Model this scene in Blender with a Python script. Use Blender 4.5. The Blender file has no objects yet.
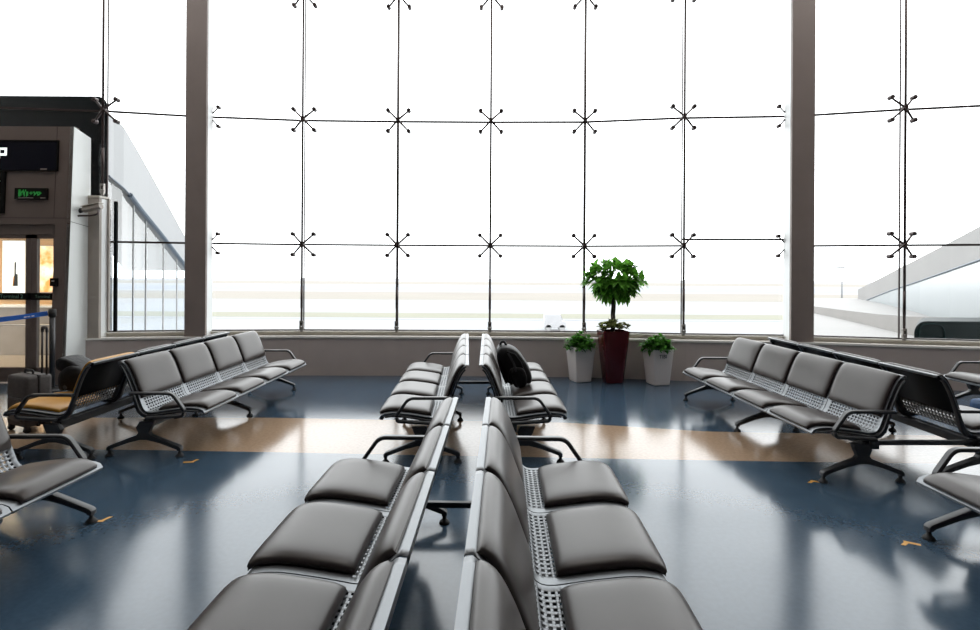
import bpy, bmesh, math, random
from mathutils import Vector, Matrix
random.seed(7)
C = bpy.context.scene.collection
sc = bpy.context.scene
PI = math.pi
F, H, TH = 524.0, 1.55, 0.006          # focal length in px, eye height, camera roll

def at(u, v, y):
    """photo pixel + depth -> world point"""
    du, dv = u-490, v-277
    a, b = du+TH*dv, dv-TH*du
    return Vector((a/F*y, y, H-b/F*y))

# ------------------------------------------------------------------ materials
def mat(name, col, rough=.5, metal=0, spec=.5, **kw):
    m = bpy.data.materials.new(name); m.use_nodes = True
    b = m.node_tree.nodes['Principled BSDF']
    b.inputs['Base Color'].default_value = (*col, 1)
    b.inputs['Roughness'].default_value = rough
    b.inputs['Metallic'].default_value = metal
    b.inputs['Specular IOR Level'].default_value = spec
    if 'coat' in kw:
        b.inputs['Coat Weight'].default_value = kw['coat']; b.inputs['Coat Roughness'].default_value = kw.get('coat_rough', .1)
    if 'emit' in kw:
        b.inputs['Emission Color'].default_value = (*kw['emit'], 1); b.inputs['Emission Strength'].default_value = kw.get('power', 1)
    if 'noise' in kw or 'bump' in kw:
        nt = m.node_tree
        tc = nt.nodes.new('ShaderNodeTexCoord'); n = nt.nodes.new('ShaderNodeTexNoise')
        n.inputs['Scale'].default_value = kw.get('scale', 20); n.inputs['Detail'].default_value = 5
        nt.links.new(tc.outputs['Object'], n.inputs['Vector'])
        if 'noise' in kw:
            k = kw['noise']
            r = nt.nodes.new('ShaderNodeValToRGB')
            r.color_ramp.elements[0].position = .3; r.color_ramp.elements[1].position = .7
            r.color_ramp.elements[0].color = (*[c*(1-k) for c in col], 1)
            r.color_ramp.elements[1].color = (*[min(1, c*(1+k)) for c in col], 1)
            nt.links.new(n.outputs['Fac'], r.inputs['Fac']); nt.links.new(r.outputs['Color'], b.inputs['Base Color'])
        if 'bump' in kw:
            bp = nt.nodes.new('ShaderNodeBump'); bp.inputs['Strength'].default_value = kw['bump']; bp.inputs['Distance'].default_value = .01
            nt.links.new(n.outputs['Fac'], bp.inputs['Height']); nt.links.new(bp.outputs['Normal'], b.inputs['Normal'])
    return m

M = {}
M['leather'] = mat('grey leather', (.040, .032, .029), .35, spec=.36, noise=.08, scale=6, bump=.04)
M['ochre'] = mat('ochre leather', (.42, .20, .018), .42, noise=.1, scale=6)
M['shell'] = mat('brushed grey steel', (.18, .19, .20), .38, metal=.75)
M['black'] = mat('black powder coat', (.022, .023, .025), .38)
M['shade_sheet'] = mat('painted back shade', (.010, .010, .011), .6, spec=.25)  # shade on the bench backs, put into the colour
M['rubber'] = mat('black rubber', (.012, .012, .012), .7)
M['wall'] = mat('taupe wall paint', (.47, .405, .378), .6, noise=.04, scale=3)
M['brown'] = mat('brown metal cladding', (.125, .095, .083), .45, noise=.05, scale=2)
M['column'] = mat('taupe column cladding', (.22, .18, .165), .5, noise=.05, scale=2)
M['reveal'] = mat('pale side face', (.86, .88, .88), .35)  # on the columns this paleness stands in for window light
M['white'] = mat('white painted panel', (.80, .83, .82), .35)
M['ledge'] = mat('white sill stone', (.84, .82, .78), .16)
M['beige'] = mat('beige frame', (.50, .46, .40), .4)
M['pillar'] = mat('beige stone cladding', (.34, .30, .265), .5, noise=.06, scale=4)
M['frame_dark'] = mat('dark window seal', (.03, .022, .02), .5)
M['rod'] = mat('dark steel rod', (.05, .035, .033), .35, metal=.5)
M['steel'] = mat('dull steel', (.30, .28, .26), .35, metal=.8)
M['ceiling'] = mat('white ceiling', (.62, .62, .62), .8)
M['backwall'] = mat('grey hall wall', (.42, .40, .38), .8)
M['navy'] = mat('dark navy hull', (.0014, .003, .004), .6, spec=.08)
M['hull_band'] = mat('dark hull band', (.001, .004, .005), .6, spec=.08)
M['screen'] = mat('navy display panel', (.0015, .002, .008), .35, spec=.12)
M['blackbox'] = mat('black display housing', (.002, .002, .002), .5, spec=.15)
M['led_green'] = mat('green led', (.01, .1, .02), .5, emit=(.05, .75, .12), power=.22)
M['sign_white'] = mat('lit white lettering', (.9, .9, .9), .5, emit=(.9, 1, .96), power=1.2)
M['blue_belt'] = mat('blue webbing', (.02, .12, .50), .6)
M['belt_print'] = mat('white print', (.75, .78, .8), .6)
M['case'] = mat('grey fabric case', (.060, .052, .050), .7, noise=.15, scale=30)
M['case_dark'] = mat('dark case trim', (.018, .016, .017), .6)
M['bag'] = mat('black bag nylon', (.0045, .0045, .0055), .55, spec=.25, noise=.3, scale=25, bump=.6)
M['bag_trim'] = mat('dark grey bag webbing', (.016, .017, .019), .5)
M['red_pot'] = mat('dark red glazed pot', (.060, .006, .009), .2, noise=.1, scale=5)
M['white_pot'] = mat('white planter', (.68, .63, .61), .35)
M['soil'] = mat('dark soil', (.03, .022, .016), .9, noise=.4, scale=60)
M['trunk'] = mat('brown bark', (.06, .045, .032), .8, noise=.4, scale=40, bump=.5)
M['marker'] = mat('amber floor tape', (.62, .30, .035), .5)
M['print_dark'] = mat('dark lettering', (.03, .03, .03), .5)
M['blue_bag'] = mat('navy blue canvas', (.010, .045, .12), .6, noise=.2, scale=12)
M['green_box'] = mat('dark green shell', (.0008, .0085, .0092), .5, spec=.10)
M['green_seam'] = mat('green seam', (.002, .018, .019), .5, spec=.12)
M['concrete'] = mat('pale ramp concrete', (.235, .23, .225), .8, noise=.04, scale=.4)
M['road'] = mat('pale road deck', (.255, .25, .245), .9, noise=.03, scale=.3)
M['kerb'] = mat('kerb concrete', (.232, .222, .212), .9, noise=.05, scale=.5)
M['ramp_glass'] = mat('pale blue wind screen', (.225, .25, .26), .3)
M['tunnel'] = mat('pale tunnel cladding', (.30, .305, .31), .6)
M['tunnel_rail'] = mat('blue grey rail', (.075, .10, .13), .5)
M['apron'] = mat('apron concrete', (.235, .24, .25), .9, noise=.04, scale=.05)
M['grass_far'] = mat('dry grass', (.20, .182, .158), .95, noise=.05, scale=.03)
M['grass_near'] = mat('thin olive grass', (.182, .180, .138), .95, noise=.06, scale=.06)
M['taxi'] = mat('taxiway grey', (.205, .215, .235), .9, noise=.03, scale=.05)
M['vehicle'] = mat('white vehicle paint', (.40, .40, .41), .5)
M['tyre'] = mat('haze-paled tyre', (.30, .30, .30), .8)  # tyre colour lightened to stand in for haze
M['pole'] = mat('pale grey pole', (.16, .165, .17), .6)
M['warm'] = mat('warm wall', (.75, .50, .28), .6)
M['warm_ceiling'] = mat('cream ceiling', (.75, .62, .48), .7)
M['pale_floor'] = mat('pale tile floor', (.55, .50, .45), .3)
M['poster'] = mat('backlit white poster', (.9, .9, .9), .5, emit=(1, .98, .96), power=1.15)
M['poster_ink'] = mat('poster ink', (.01, .02, .03), .5)
M['poster_amber'] = mat('poster amber', (.5, .22, .03), .5)

def leafmat(name, c, k=.35):
    m = bpy.data.materials.new(name); m.use_nodes = True
    nt = m.node_tree; nt.nodes.clear()
    out = nt.nodes.new('ShaderNodeOutputMaterial')
    oi = nt.nodes.new('ShaderNodeNewGeometry')
    r = nt.nodes.new('ShaderNodeValToRGB')
    r.color_ramp.elements[0].color = (*[x*(1-k) for x in c], 1)
    r.color_ramp.elements[1].color = (*[x*(1+k) for x in c], 1)
    nt.links.new(oi.outputs['Random Per Island'], r.inputs['Fac'])
    p = nt.nodes.new('ShaderNodeBsdfPrincipled'); p.inputs['Roughness'].default_value = .55; p.inputs['Specular IOR Level'].default_value = .25
    t = nt.nodes.new('ShaderNodeBsdfTranslucent')
    mx = nt.nodes.new('ShaderNodeMixShader'); mx.inputs[0].default_value = .5
    nt.links.new(r.outputs['Color'], p.inputs['Base Color']); nt.links.new(r.outputs['Color'], t.inputs['Color'])
    nt.links.new(p.outputs[0], mx.inputs[1]); nt.links.new(t.outputs[0], mx.inputs[2]); nt.links.new(mx.outputs[0], out.inputs['Surface'])
    return m
M['leaf'] = leafmat('bright green leaf', (.11, .31, .035), .45)
M['leaf_low'] = leafmat('mid green leaf', (.06, .19, .025), .5)
M['leaf_succ'] = leafmat('olive succulent leaf', (.22, .24, .085), .6)

def glassmat(name, tint, gloss=1.0):
    m = bpy.data.materials.new(name); m.use_nodes = True
    nt = m.node_tree; nt.nodes.clear()
    out = nt.nodes.new('ShaderNodeOutputMaterial')
    t = nt.nodes.new('ShaderNodeBsdfTransparent'); t.inputs['Color'].default_value = (*tint, 1)
    g = nt.nodes.new('ShaderNodeBsdfGlossy'); g.inputs['Roughness'].default_value = .02
    fr = nt.nodes.new('ShaderNodeFresnel'); fr.inputs['IOR'].default_value = 1.45
    mx = nt.nodes.new('ShaderNodeMixShader')
    ge = nt.nodes.new('ShaderNodeNewGeometry'); iv = nt.nodes.new('ShaderNodeMath'); iv.operation = 'SUBTRACT'; iv.inputs[0].default_value = 1
    ml = nt.nodes.new('ShaderNodeMath'); ml.operation = 'MULTIPLY'
    nt.links.new(ge.outputs['Backfacing'], iv.inputs[1]); nt.links.new(iv.outputs[0], ml.inputs[0]); nt.links.new(fr.outputs[0], ml.inputs[1])
    nt.links.new(ml.outputs[0], mx.inputs[0]); nt.links.new(t.outputs[0], mx.inputs[1]); nt.links.new(g.outputs[0], mx.inputs[2])
    nt.links.new(mx.outputs[0], out.inputs['Surface'])
    return m
M['glass'] = glassmat('clear glazing', (.975, .985, .985))
M['door_glass'] = glassmat('door glass', (.92, .95, .94))
M['tunnel_glass'] = glassmat('tunnel wind glass', (.90, .93, .95))

def floor_mat():
    m = bpy.data.materials.new('polished blue floor with tan band'); m.use_nodes = True
    nt = m.node_tree; b = nt.nodes['Principled BSDF']; N = nt.nodes.new; L = nt.links.new
    tc = N('ShaderNodeTexCoord'); sep = N('ShaderNodeSeparateXYZ'); L(tc.outputs['Object'], sep.inputs[0])
    def fc(pts):                                     # y of an edge as a curve over x
        mr = N('ShaderNodeMapRange'); mr.inputs[1].default_value = -10; mr.inputs[2].default_value = 10
        L(sep.outputs['X'], mr.inputs[0])
        c = N('ShaderNodeFloatCurve'); cu = c.mapping.curves[0]
        while len(cu.points) > 2: cu.points.remove(cu.points[1])
        pp = [((x+10)/20, y/10) for x, y in pts]
        cu.points[0].location = pp[0]; cu.points[1].location = pp[-1]
        for p in pp[1:-1]: cu.points.new(*p)
        for p in cu.points: p.handle_type = 'VECTOR'
        c.mapping.update()
        L(mr.outputs[0], c.inputs['Value'])
        mu = N('ShaderNodeMath'); mu.operation = 'MULTIPLY'; mu.inputs[1].default_value = 10; L(c.outputs[0], mu.inputs[0])
        return mu.outputs[0]
    top = fc([(-10, 5.55), (-2.46, 5.72), (.8, 5.60), (2.22, 5.30), (10, 5.0)])
    bot = fc([(-10, 4.72), (-3, 4.64), (.8, 4.50), (1.9, 4.46), (10, 4.25)])
    a = N('ShaderNodeMath'); a.operation = 'LESS_THAN'; L(sep.outputs['Y'], a.inputs[0]); L(top, a.inputs[1])
    c = N('ShaderNodeMath'); c.operation = 'GREATER_THAN'; L(sep.outputs['Y'], c.inputs[0]); L(bot, c.inputs[1])
    d = N('ShaderNodeMath'); d.operation = 'MULTIPLY'; L(a.outputs[0], d.inputs[0]); L(c.outputs[0], d.inputs[1])
    n1 = N('ShaderNodeTexNoise'); n1.inputs['Scale'].default_value = 35; n1.inputs['Detail'].default_value = 6; L(tc.outputs['Object'], n1.inputs['Vector'])
    n2 = N('ShaderNodeTexNoise'); n2.inputs['Scale'].default_value = 1.1; n2.inputs['Detail'].default_value = 4; L(tc.outputs['Object'], n2.inputs['Vector'])
    def ramp(c0, c1, src):
        r = N('ShaderNodeValToRGB'); r.color_ramp.elements[0].position = .35; r.color_ramp.elements[1].position = .65
        r.color_ramp.elements[0].color = (*c0, 1); r.color_ramp.elements[1].color = (*c1, 1); L(src, r.inputs[0]); return r.outputs[0]
    blue = ramp((.036, .063, .096), (.041, .071, .107), n1.outputs['Fac'])
    tan = ramp((.29, .20, .13), (.34, .235, .155), n1.outputs['Fac'])
    mx = N('ShaderNodeMix'); mx.data_type = 'RGBA'; L(d.outputs[0], mx.inputs['Factor']); L(blue, mx.inputs['A']); L(tan, mx.inputs['B'])
    L(mx.outputs['Result'], b.inputs['Base Color'])
    rr = N('ShaderNodeMapRange'); rr.inputs[1].default_value = .3; rr.inputs[2].default_value = .7; rr.inputs[3].default_value = .12; rr.inputs[4].default_value = .18
    L(n2.outputs['Fac'], rr.inputs[0]); L(rr.outputs[0], b.inputs['Roughness'])
    bp = N('ShaderNodeBump'); bp.inputs['Strength'].default_value = .010; bp.inputs['Distance'].default_value = .02
    n3 = N('ShaderNodeTexNoise'); n3.inputs['Scale'].default_value = 3.0; n3.inputs['Detail'].default_value = 2; L(tc.outputs['Object'], n3.inputs['Vector'])
    L(n3.outputs['Fac'], bp.inputs['Height']); L(bp.outputs['Normal'], b.inputs['Normal'])
    b.inputs['Specular IOR Level'].default_value = .62
    return m
M['floor'] = floor_mat()

def cloud_mat():
    m = bpy.data.materials.new('backlit sunset picture'); m.use_nodes = True
    nt = m.node_tree; b = nt.nodes['Principled BSDF']
    tc = nt.nodes.new('ShaderNodeTexCoord'); n = nt.nodes.new('ShaderNodeTexNoise'); n.inputs['Scale'].default_value = 3; n.inputs['Detail'].default_value = 3
    r = nt.nodes.new('ShaderNodeValToRGB'); e = r.color_ramp.elements
    e[0].position = .38; e[0].color = (.75, .30, .06, 1); e[1].position = .62; e[1].color = (1, .93, .72, 1)
    nt.links.new(tc.outputs['Object'], n.inputs['Vector']); nt.links.new(n.outputs['Fac'], r.inputs[0])
    nt.links.new(r.outputs[0], b.inputs['Base Color']); nt.links.new(r.outputs[0], b.inputs['Emission Color']); b.inputs['Emission Strength'].default_value = .9
    return m
M['sunset'] = cloud_mat()

# ------------------------------------------------------------------ helpers
def obj(name, bm, m, parent=None, smooth=False, loc=None):
    me = bpy.data.meshes.new(name)
    bmesh.ops.recalc_face_normals(bm, faces=bm.faces)
    bm.to_mesh(me); bm.free()
    if smooth:
        for p in me.polygons: p.use_smooth = True
    o = bpy.data.objects.new(name, me); C.objects.link(o)
    me.materials.append(M[m] if isinstance(m, str) else m)
    if parent: o.parent = parent
    if loc is not None: o.location = loc
    return o

def tag(o, label=None, cat=None, group=None, kind=None):
    if label: o['label'] = label
    if cat: o['category'] = cat
    if group: o['group'] = group
    if kind: o['kind'] = kind
    return o

def thing(name, label, cat, loc=(0, 0, 0), rz=0, group=None, kind=None):
    o = bpy.data.objects.new(name, None); C.objects.link(o); o.empty_display_size = .1
    o.location = loc; o.rotation_euler = (0, 0, rz)
    return tag(o, label, cat, group, kind)

def box(bm, x0, x1, y0, y1, z0, z1, bev=0):
    r = bmesh.ops.create_cube(bm, size=1)
    vs = r['verts']
    for v in vs:
        v.co = Vector(((x0+x1)/2+v.co.x*(x1-x0), (y0+y1)/2+v.co.y*(y1-y0), (z0+z1)/2+v.co.z*(z1-z0)))
    if bev:
        es = list({e for v in vs for e in v.link_edges})
        bmesh.ops.bevel(bm, geom=es, offset=bev, segments=2, affect='EDGES', profile=.6)
    return bm
def bx(*a, **k): return box(bmesh.new(), *a, **k)

def prism(bm, pts, axis, a0, a1, bev=0):
    """polygon pts (two coords) extruded along axis 'x','y' or 'z'"""
    def V(p, t):
        return {'y': (p[0], t, p[1]), 'x': (t, p[0], p[1]), 'z': (p[0], p[1], t)}[axis]
    A = [bm.verts.new(V(p, a0)) for p in pts]; B = [bm.verts.new(V(p, a1)) for p in pts]
    n = len(pts); fs = [bm.faces.new(A), bm.faces.new(B[::-1])]
    for i in range(n): fs.append(bm.faces.new((A[i], B[i], B[(i+1) % n], A[(i+1) % n])))
    if bev:
        es = list({e for f in fs[:2] for e in f.edges})
        bmesh.ops.recalc_face_normals(bm, faces=fs)
        bmesh.ops.bevel(bm, geom=es, offset=bev, segments=2, affect='EDGES', profile=.6)
    return bm

def sweep(bm, pts, w, h=None, n=8, up=Vector((0, 0, 1)), closed=False, taper=None):
    """tube (h None: round radius w) or rectangular bar w x h along pts; w is the size along `up` cross direction"""
    pts = [Vector(p) for p in pts]; rings = []
    for i, p in enumerate(pts):
        if closed: d = (pts[(i+1) % len(pts)]-pts[i-1]).normalized()
        else: d = (pts[min(i+1, len(pts)-1)]-pts[max(i-1, 0)]).normalized()
        s = d.cross(up)
        if s.length < 1e-4: s = d.cross(Vector((0, 1, 0)))
        s.normalize(); t = s.cross(d).normalized()
        k = taper(i/(len(pts)-1)) if taper else 1
        if h is None: ring = [bm.verts.new(p+(s*math.cos(2*PI*j/n)+t*math.sin(2*PI*j/n))*w*k) for j in range(n)]
        else:
            c = min(w, h)*.28
            q = [(w/2-c, h/2), (-w/2+c, h/2), (-w/2, h/2-c), (-w/2, -h/2+c), (-w/2+c, -h/2), (w/2-c, -h/2), (w/2, -h/2+c), (w/2, h/2-c)]
            ring = [bm.verts.new(p+s*a*k+t*b*k) for a, b in q]
        rings.append(ring)
    m = len(rings[0]); R = len(rings)
    for i in range(R if closed else R-1):
        A, B = rings[i], rings[(i+1) % R]
        for j in range(m): bm.faces.new((A[j], A[(j+1) % m], B[(j+1) % m], B[j]))
    if not closed: bm.faces.new(rings[0][::-1]); bm.faces.new(rings[-1])
    return bm
def sw(*a, **k): return sweep(bmesh.new(), *a, **k)

def cyl(bm, p0, p1, r0, r1=None, n=16): return sweep(bm, [p0, p1], r0, n=n, taper=lambda t: 1+(((r1 or r0)/r0)-1)*t)
def cy(*a, **k): return cyl(bmesh.new(), *a, **k)

def rnd(pts, r, n=4):
    """round the corners of a polyline"""
    pts = [Vector(p) for p in pts]; out = [pts[0]]
    for a, b, c in zip(pts, pts[1:], pts[2:]):
        k = min(r, (a-b).length*.45, (c-b).length*.45)
        p, q = b+(a-b).normalized()*k, b+(c-b).normalized()*k
        for i in range(n+1):
            t = i/n; out.append(p*(1-t)**2+b*2*t*(1-t)+q*t*t)
    return out+[pts[-1]]

def copy_tree(o, parent=None):
    c = o.copy(); C.objects.link(c)
    if parent: c.parent = parent
    for ch in list(o.children): copy_tree(ch, c)
    return c

def lathe(bm, prof, n=20, c=(0, 0)):
    rings = [[bm.verts.new((c[0]+r*math.cos(2*PI*j/n), c[1]+r*math.sin(2*PI*j/n), z)) for j in range(n)] for r, z in prof]
    for A, B in zip(rings, rings[1:]):
        for j in range(n): bm.faces.new((A[j], A[(j+1) % n], B[(j+1) % n], B[j]))
    bm.faces.new(rings[0][::-1]); bm.faces.new(rings[-1]); return bm

# ------------------------------------------------------------------ setting
GN = [(-8.9, 7.55), (-7.42, 7.80), (-5.82, 7.96), (-4.54, 8.20), (-2.97, 8.37), (-1.475, 8.40), (0, 8.40), (1.487, 8.36), (2.965, 8.12), (4.62, 8.0), (5.98, 7.66), (7.55, 7.35), (9.4, 6.9)]
ZL = [.70, 2.05, 4.03, 6.01, 7.99]
XL, XR, YB, ZC = -9.4, 9.4, -9.0, 8.0

tag(obj('floor', bx(XL-.2, XR+.2, YB-.2, 8.4, -.12, 0), 'floor'), 'polished blue terminal floor with a tan band', 'floor', kind='structure')
tag(obj('ceiling', bx(XL-.2, XR+.2, YB-.2, 8.7, ZC, ZC+.15), 'ceiling'), 'white hall ceiling', 'ceiling', kind='structure')
tag(obj('wall_back', bx(XL-.2, XR+.2, YB-.2, YB, 0, ZC), 'backwall'), 'grey hall wall behind the seats', 'wall', kind='structure')
tag(obj('wall_left', bx(XL-.2, XL, YB, 7.62, 0, ZC), 'backwall'), 'grey hall wall on the gate side', 'wall', kind='structure')
tag(obj('wall_right', bx(XR, XR+.2, YB, 6.9, 0, ZC), 'backwall'), 'grey hall wall beyond the right seats', 'wall', kind='structure')

def offs(d0, d1, i0=0, i1=len(GN)-1):
    """plan polygon of a strip following the glass line, from d0 to d1 in front of it"""
    P = [(-5.955, 7.935)]+GN[3:i1+1] if i0 == 2 else GN[i0:i1+1]
    a = [(x, y-d0) for x, y in P]; b = [(x, y-d1) for x, y in P]
    return a+b[::-1]
w = tag(obj('wall_window', prism(bmesh.new(), offs(-.02, .22, 2), 'z', 0, .585), 'wall'), 'low taupe wall under the glazing', 'wall', kind='structure')
t = tag(obj('trim_1', prism(bmesh.new(), offs(-.02, .235, 2), 'z', .585, .612), 'ledge'), 'white sill ledge running along the low wall', 'sill', kind='structure')
t = tag(obj('trim_2', prism(bmesh.new(), offs(-.03, .05, 2), 'z', .612, .668), 'beige'), 'beige bottom frame of the glazing', 'frame', kind='structure')
obj('cap_strip', prism(bmesh.new(), offs(-.02, .085, 2), 'z', .668, .682), 'ledge', t)
obj('glazing_seal', prism(bmesh.new(), offs(-.02, .03, 2), 'z', .682, .70), 'frame_dark', t)

# window bays: panes and dark joints
for i in range(len(GN)-1):
    (xa, ya), (xb, yb) = GN[i], GN[i+1]
    wn = tag(bpy.data.objects.new('window_%d' % (i+1), None), 'tall bay of clear glazing', 'window', kind='structure'); C.objects.link(wn)
    d = Vector((xb-xa, yb-ya, 0)); L_ = d.length; ang = math.atan2(d.y, d.x)
    wn.location = (xa, ya, 0); wn.rotation_euler = (0, 0, ang)
    z0s = list(ZL)
    if i < 2: z0s[0] = 2.6
    if i == 8: z0s[1] = 2.15
    for k in range(4):
        if i < 2 and k == 0: continue
        obj('pane', bx(.006, L_-.006, -.006, .006, z0s[k]+.006, z0s[k+1]-.006), 'glass', wn)
    for k in range(1, 4):
        if i < 2 and k == 1: continue
        obj('joint', bx(0, L_, -.009, .009, z0s[k]-.015, z0s[k]+.015), 'rod', wn)
    obj('vertical_joint', bx(-.008, .008, -.010, .010, .70 if i > 1 else 2.6, ZC), 'rod', wn)

# columns
for nm, x0, x1, y0, y1, lab in (('trim_3', -4.665, -4.345, 8.0, 8.205, 'taupe column on the left, inner side painted pale for window light'),
                                ('trim_4', 4.475, 4.815, 7.78, 8.0, 'taupe column on the right, inner side painted pale for window light')):
    c = tag(obj(nm, bx(x0, x1, y0, y0+.05, 0, ZC, bev=.004), 'column'), lab, 'column', kind='structure')
    s = x1 if x0 < 0 else x0
    obj('side_panel', bx(x0+.002, x1-.002, y0+.05, y1, .6, ZC), 'reveal', c)  # window light on the column side is put into its pale colour
    dx = 1 if x0 < 0 else -1
    for z in (2.05, 4.03):
        for dz in (.15, -.15):
            k = obj('glass_clamp', sw([(s, y1-.02, z+dz*.35), (s+dx*.075, y1+.0, z+dz)], .011), 'rod', c, smooth=True)
            obj('knob', cy((s+dx*.08, y1-.03, z+dz), (s+dx*.08, y1+.03, z+dz), .028), 'rod', k)

# tension rods with spider fittings
def tension_rod(x, y, z0, label, bottom=True, zs=(2.05, 4.03, 6.01)):
    r = thing('tension_rod', label, 'rod', (x, y-.10, 0), group='tension rods along the glazing')
    obj('rod', cy((0, 0, z0), (0, 0, ZC), .017, n=10), 'rod', r, smooth=True)
    obj('turnbuckle', cy((0, 0, z0+.28), (0, 0, z0+.62), .020, n=10), 'rod', r, smooth=True)
    f = bmesh.new(); box(f, -.028, -.016, -.018, .018, z0-.06, z0+.06); box(f, .016, .028, -.018, .018, z0-.06, z0+.06); box(f, -.028, .028, -.018, .018, z0+.05, z0+.085)
    cyl(f, (-.036, 0, z0-.02), (.036, 0, z0-.02), .012); cyl(f, (0, 0, z0-.09), (0, 0, z0-.02), .022)
    obj('clevis', f, 'steel', r)
    for z in zs:
        if z < z0: continue
        s = bmesh.new(); cyl(s, (0, -.025, z), (0, .06, z), .028)
        for sx in (-1, 1):
            for sz in (-1, 1): sweep(s, [(0, 0, z), (sx*.085, .03, z+sz*.085), (sx*.165, .06, z+sz*.165)], .016, taper=lambda t: 1.1-.25*t)
        so = obj('spider_fitting', s, 'rod', r)
        for sx in (-1, 1):
            for sz in (-1, 1):
                k = bmesh.new(); cyl(k, (sx*.165, .02, z+sz*.165), (sx*.165, .095, z+sz*.165), .032, n=14); cyl(k, (sx*.165, .012, z+sz*.165), (sx*.165, .02, z+sz*.165), .012, .020)
                obj('knob', k, 'rod', so)
    return r
tension_rod(*GN[1], 4.8, 'steel tension rod with cross fittings above the gate sign, cut by the photo edge')
tension_rod(*GN[2], 2.83, 'short tension rod standing on the beige pillar above the security camera')
tension_rod(*GN[4], .76, 'tension rod with cross fittings nearest to the left column')
tension_rod(*GN[5], .76, 'second tension rod from the left column, rising behind the left hand middle seats')
tension_rod(*GN[6], .76, 'tension rod in the middle of the glazing, behind the black backpack')
tension_rod(*GN[7], .76, 'tension rod with cross fittings directly behind the potted tree')
tension_rod(*GN[8], .76, 'tension rod between the right white planter and the right column')
tension_rod(*GN[10], .76, 'tension rod beyond the right column, beside the dark green box outside')

# ------------------------------------------------------------------ gate portal on the left
def lean(z): return 7.34+.14*z/3.66            # the front face leans away as it rises
def slab(bm, x0, x1, z0, z1, d0, d1):          # plate parallel to the leaning face, d0..d1 in front of it (negative = behind)
    p = [(x0, lean(z0)-d1, z0), (x1, lean(z0)-d1, z0), (x1, lean(z1)-d1, z1), (x0, lean(z1)-d1, z1),
         (x0, lean(z0)-d0, z0), (x1, lean(z0)-d0, z0), (x1, lean(z1)-d0, z1), (x0, lean(z1)-d0, z1)]
    v = [bm.verts.new(q) for q in p]
    for f in ((0, 1, 2, 3), (7, 6, 5, 4), (0, 4, 5, 1), (1, 5, 6, 2), (2, 6, 7, 3), (3, 7, 4, 0)): bm.faces.new([v[i] for i in f])
    return bm
PX = -5.95
portal = thing('gate_portal', 'brown clad gate portal with a white side, standing against the glazing', 'portal', (0, 0, 0))
b = bmesh.new()
slab(b, -9.38, PX-.002, 2.26, 3.66, -.10, 0); slab(b, -6.17, PX-.002, 0, 2.26, -.10, 0); slab(b, -9.38, -7.35, 0, 2.26, -.10, 0)
obj('front_cladding', b, 'brown', portal)
b = bmesh.new(); slab(b, -9.38, PX-.004, 2.345, 2.352, 0, .003); slab(b, -6.19, -6.184, 2.352, 3.66, 0, .003)
obj('cladding_joint', b, 'frame_dark', portal)
b = bmesh.new(); v = [(lean(0)+.0, 0), (lean(3.66), 3.66), (7.80, 3.58), (7.80, 0)]
prism(b, v, 'x', PX-.06, PX, bev=.004); obj('side_cladding', b, 'white', portal)
b = bmesh.new(); prism(b, [(7.40, 2.30), (7.80, 2.25), (7.80, 2.256), (7.40, 2.306)], 'x', PX, PX+.002); obj('side_joint', b, 'frame_dark', portal)
b = bmesh.new(); box(b, -9.38, -6.02, 7.52, 7.80, 3.50, 3.62); obj('roof', b, 'brown', portal)

# signs on the portal
def pz(v, u=30): return at(u, v, 7.44).z
def px(u): return (u-490)/F*7.44
s = thing('gate_sign', 'wide navy display panel with a white character, on the gate portal', 'sign', (0, 0, 0))
obj('panel', slab(bmesh.new(), -9.2, px(56), pz(170), pz(141), 0, .02), 'screen', s)
b = bmesh.new(); slab(b, -9.2, px(57), pz(141), pz(140), 0, .032); slab(b, px(56), px(57), pz(171), pz(140), 0, .032); slab(b, -9.2, px(57), pz(171), pz(170), 0, .032)
obj('frame', b, 'blackbox', s)
b = bmesh.new(); zt, zb, xr = pz(147.8), pz(155.6), px(5.8)
slab(b, xr-.125, xr, zt-.028, zt, .02, .024); slab(b, xr-.125, xr, zb, zb+.028, .02, .024); slab(b, xr-.03, xr, zb+.028, zt-.028, .02, .024); slab(b, xr-.125, xr-.095, zb-.04, zt-.028, .02, .024)
obj('lettering', b, 'sign_white', s, )
b = bmesh.new(); slab(b, px(40), px(46.5), pz(169.8), pz(168.4), .02, .024); obj('maker_plate', b, 'column', s)
s = thing('information_screen', 'tall black information screen at the photo edge, under the navy sign', 'screen', (0, 0, 0))
obj('housing', slab(bmesh.new(), px(-22), px(5.2), pz(214), pz(171.5), 0, .03), 'blackbox', s)
b = bmesh.new()
for v_ in (181, 194, 204): slab(b, px(-12), px(1), pz(v_+1.2), pz(v_-.4), .03, .033)
obj('text_line', b, 'steel', s)
s = thing('led_sign', 'small black sign with green glowing characters on the gate portal', 'sign', (0, 0, 0))
obj('housing', slab(bmesh.new(), px(16), px(48), pz(199.6), pz(188.4), 0, .035), 'blackbox', s)
art = ["##..#.#...............",
       "##.##.#...............",
       "######.##..#.##.####..",
       "###.##.##.###.####.##.",
       "###.##.##..#..##.###..",
       "###..#.##.....#..##...",
       "##...#.#.............."]
b = bmesh.new()
for r, row in enumerate(art):
    for c_, ch in enumerate(row):
        if ch == '#':
            u0 = 20+c_*1.1; v0 = 190+r*1.0
            slab(b, px(u0), px(u0+.85), pz(v0+.85), pz(v0), .035, .037)
obj('green_text', b, 'led_green', s)
b = bmesh.new(); slab(b, px(20), px(35), pz(198.6), pz(198.0), .035, .037); slab(b, px(42), px(47), pz(198.7), pz(197.9), .035, .037)
obj('lower_edge', b, 'steel', s)
s = thing('card_reader', 'small black card reader on the brown door jamb', 'card reader', (0, 0, 0))
obj('housing', slab(bmesh.new(), px(54.5), px(61), pz(286), pz(278), 0, .035), 'blackbox', s)
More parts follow.
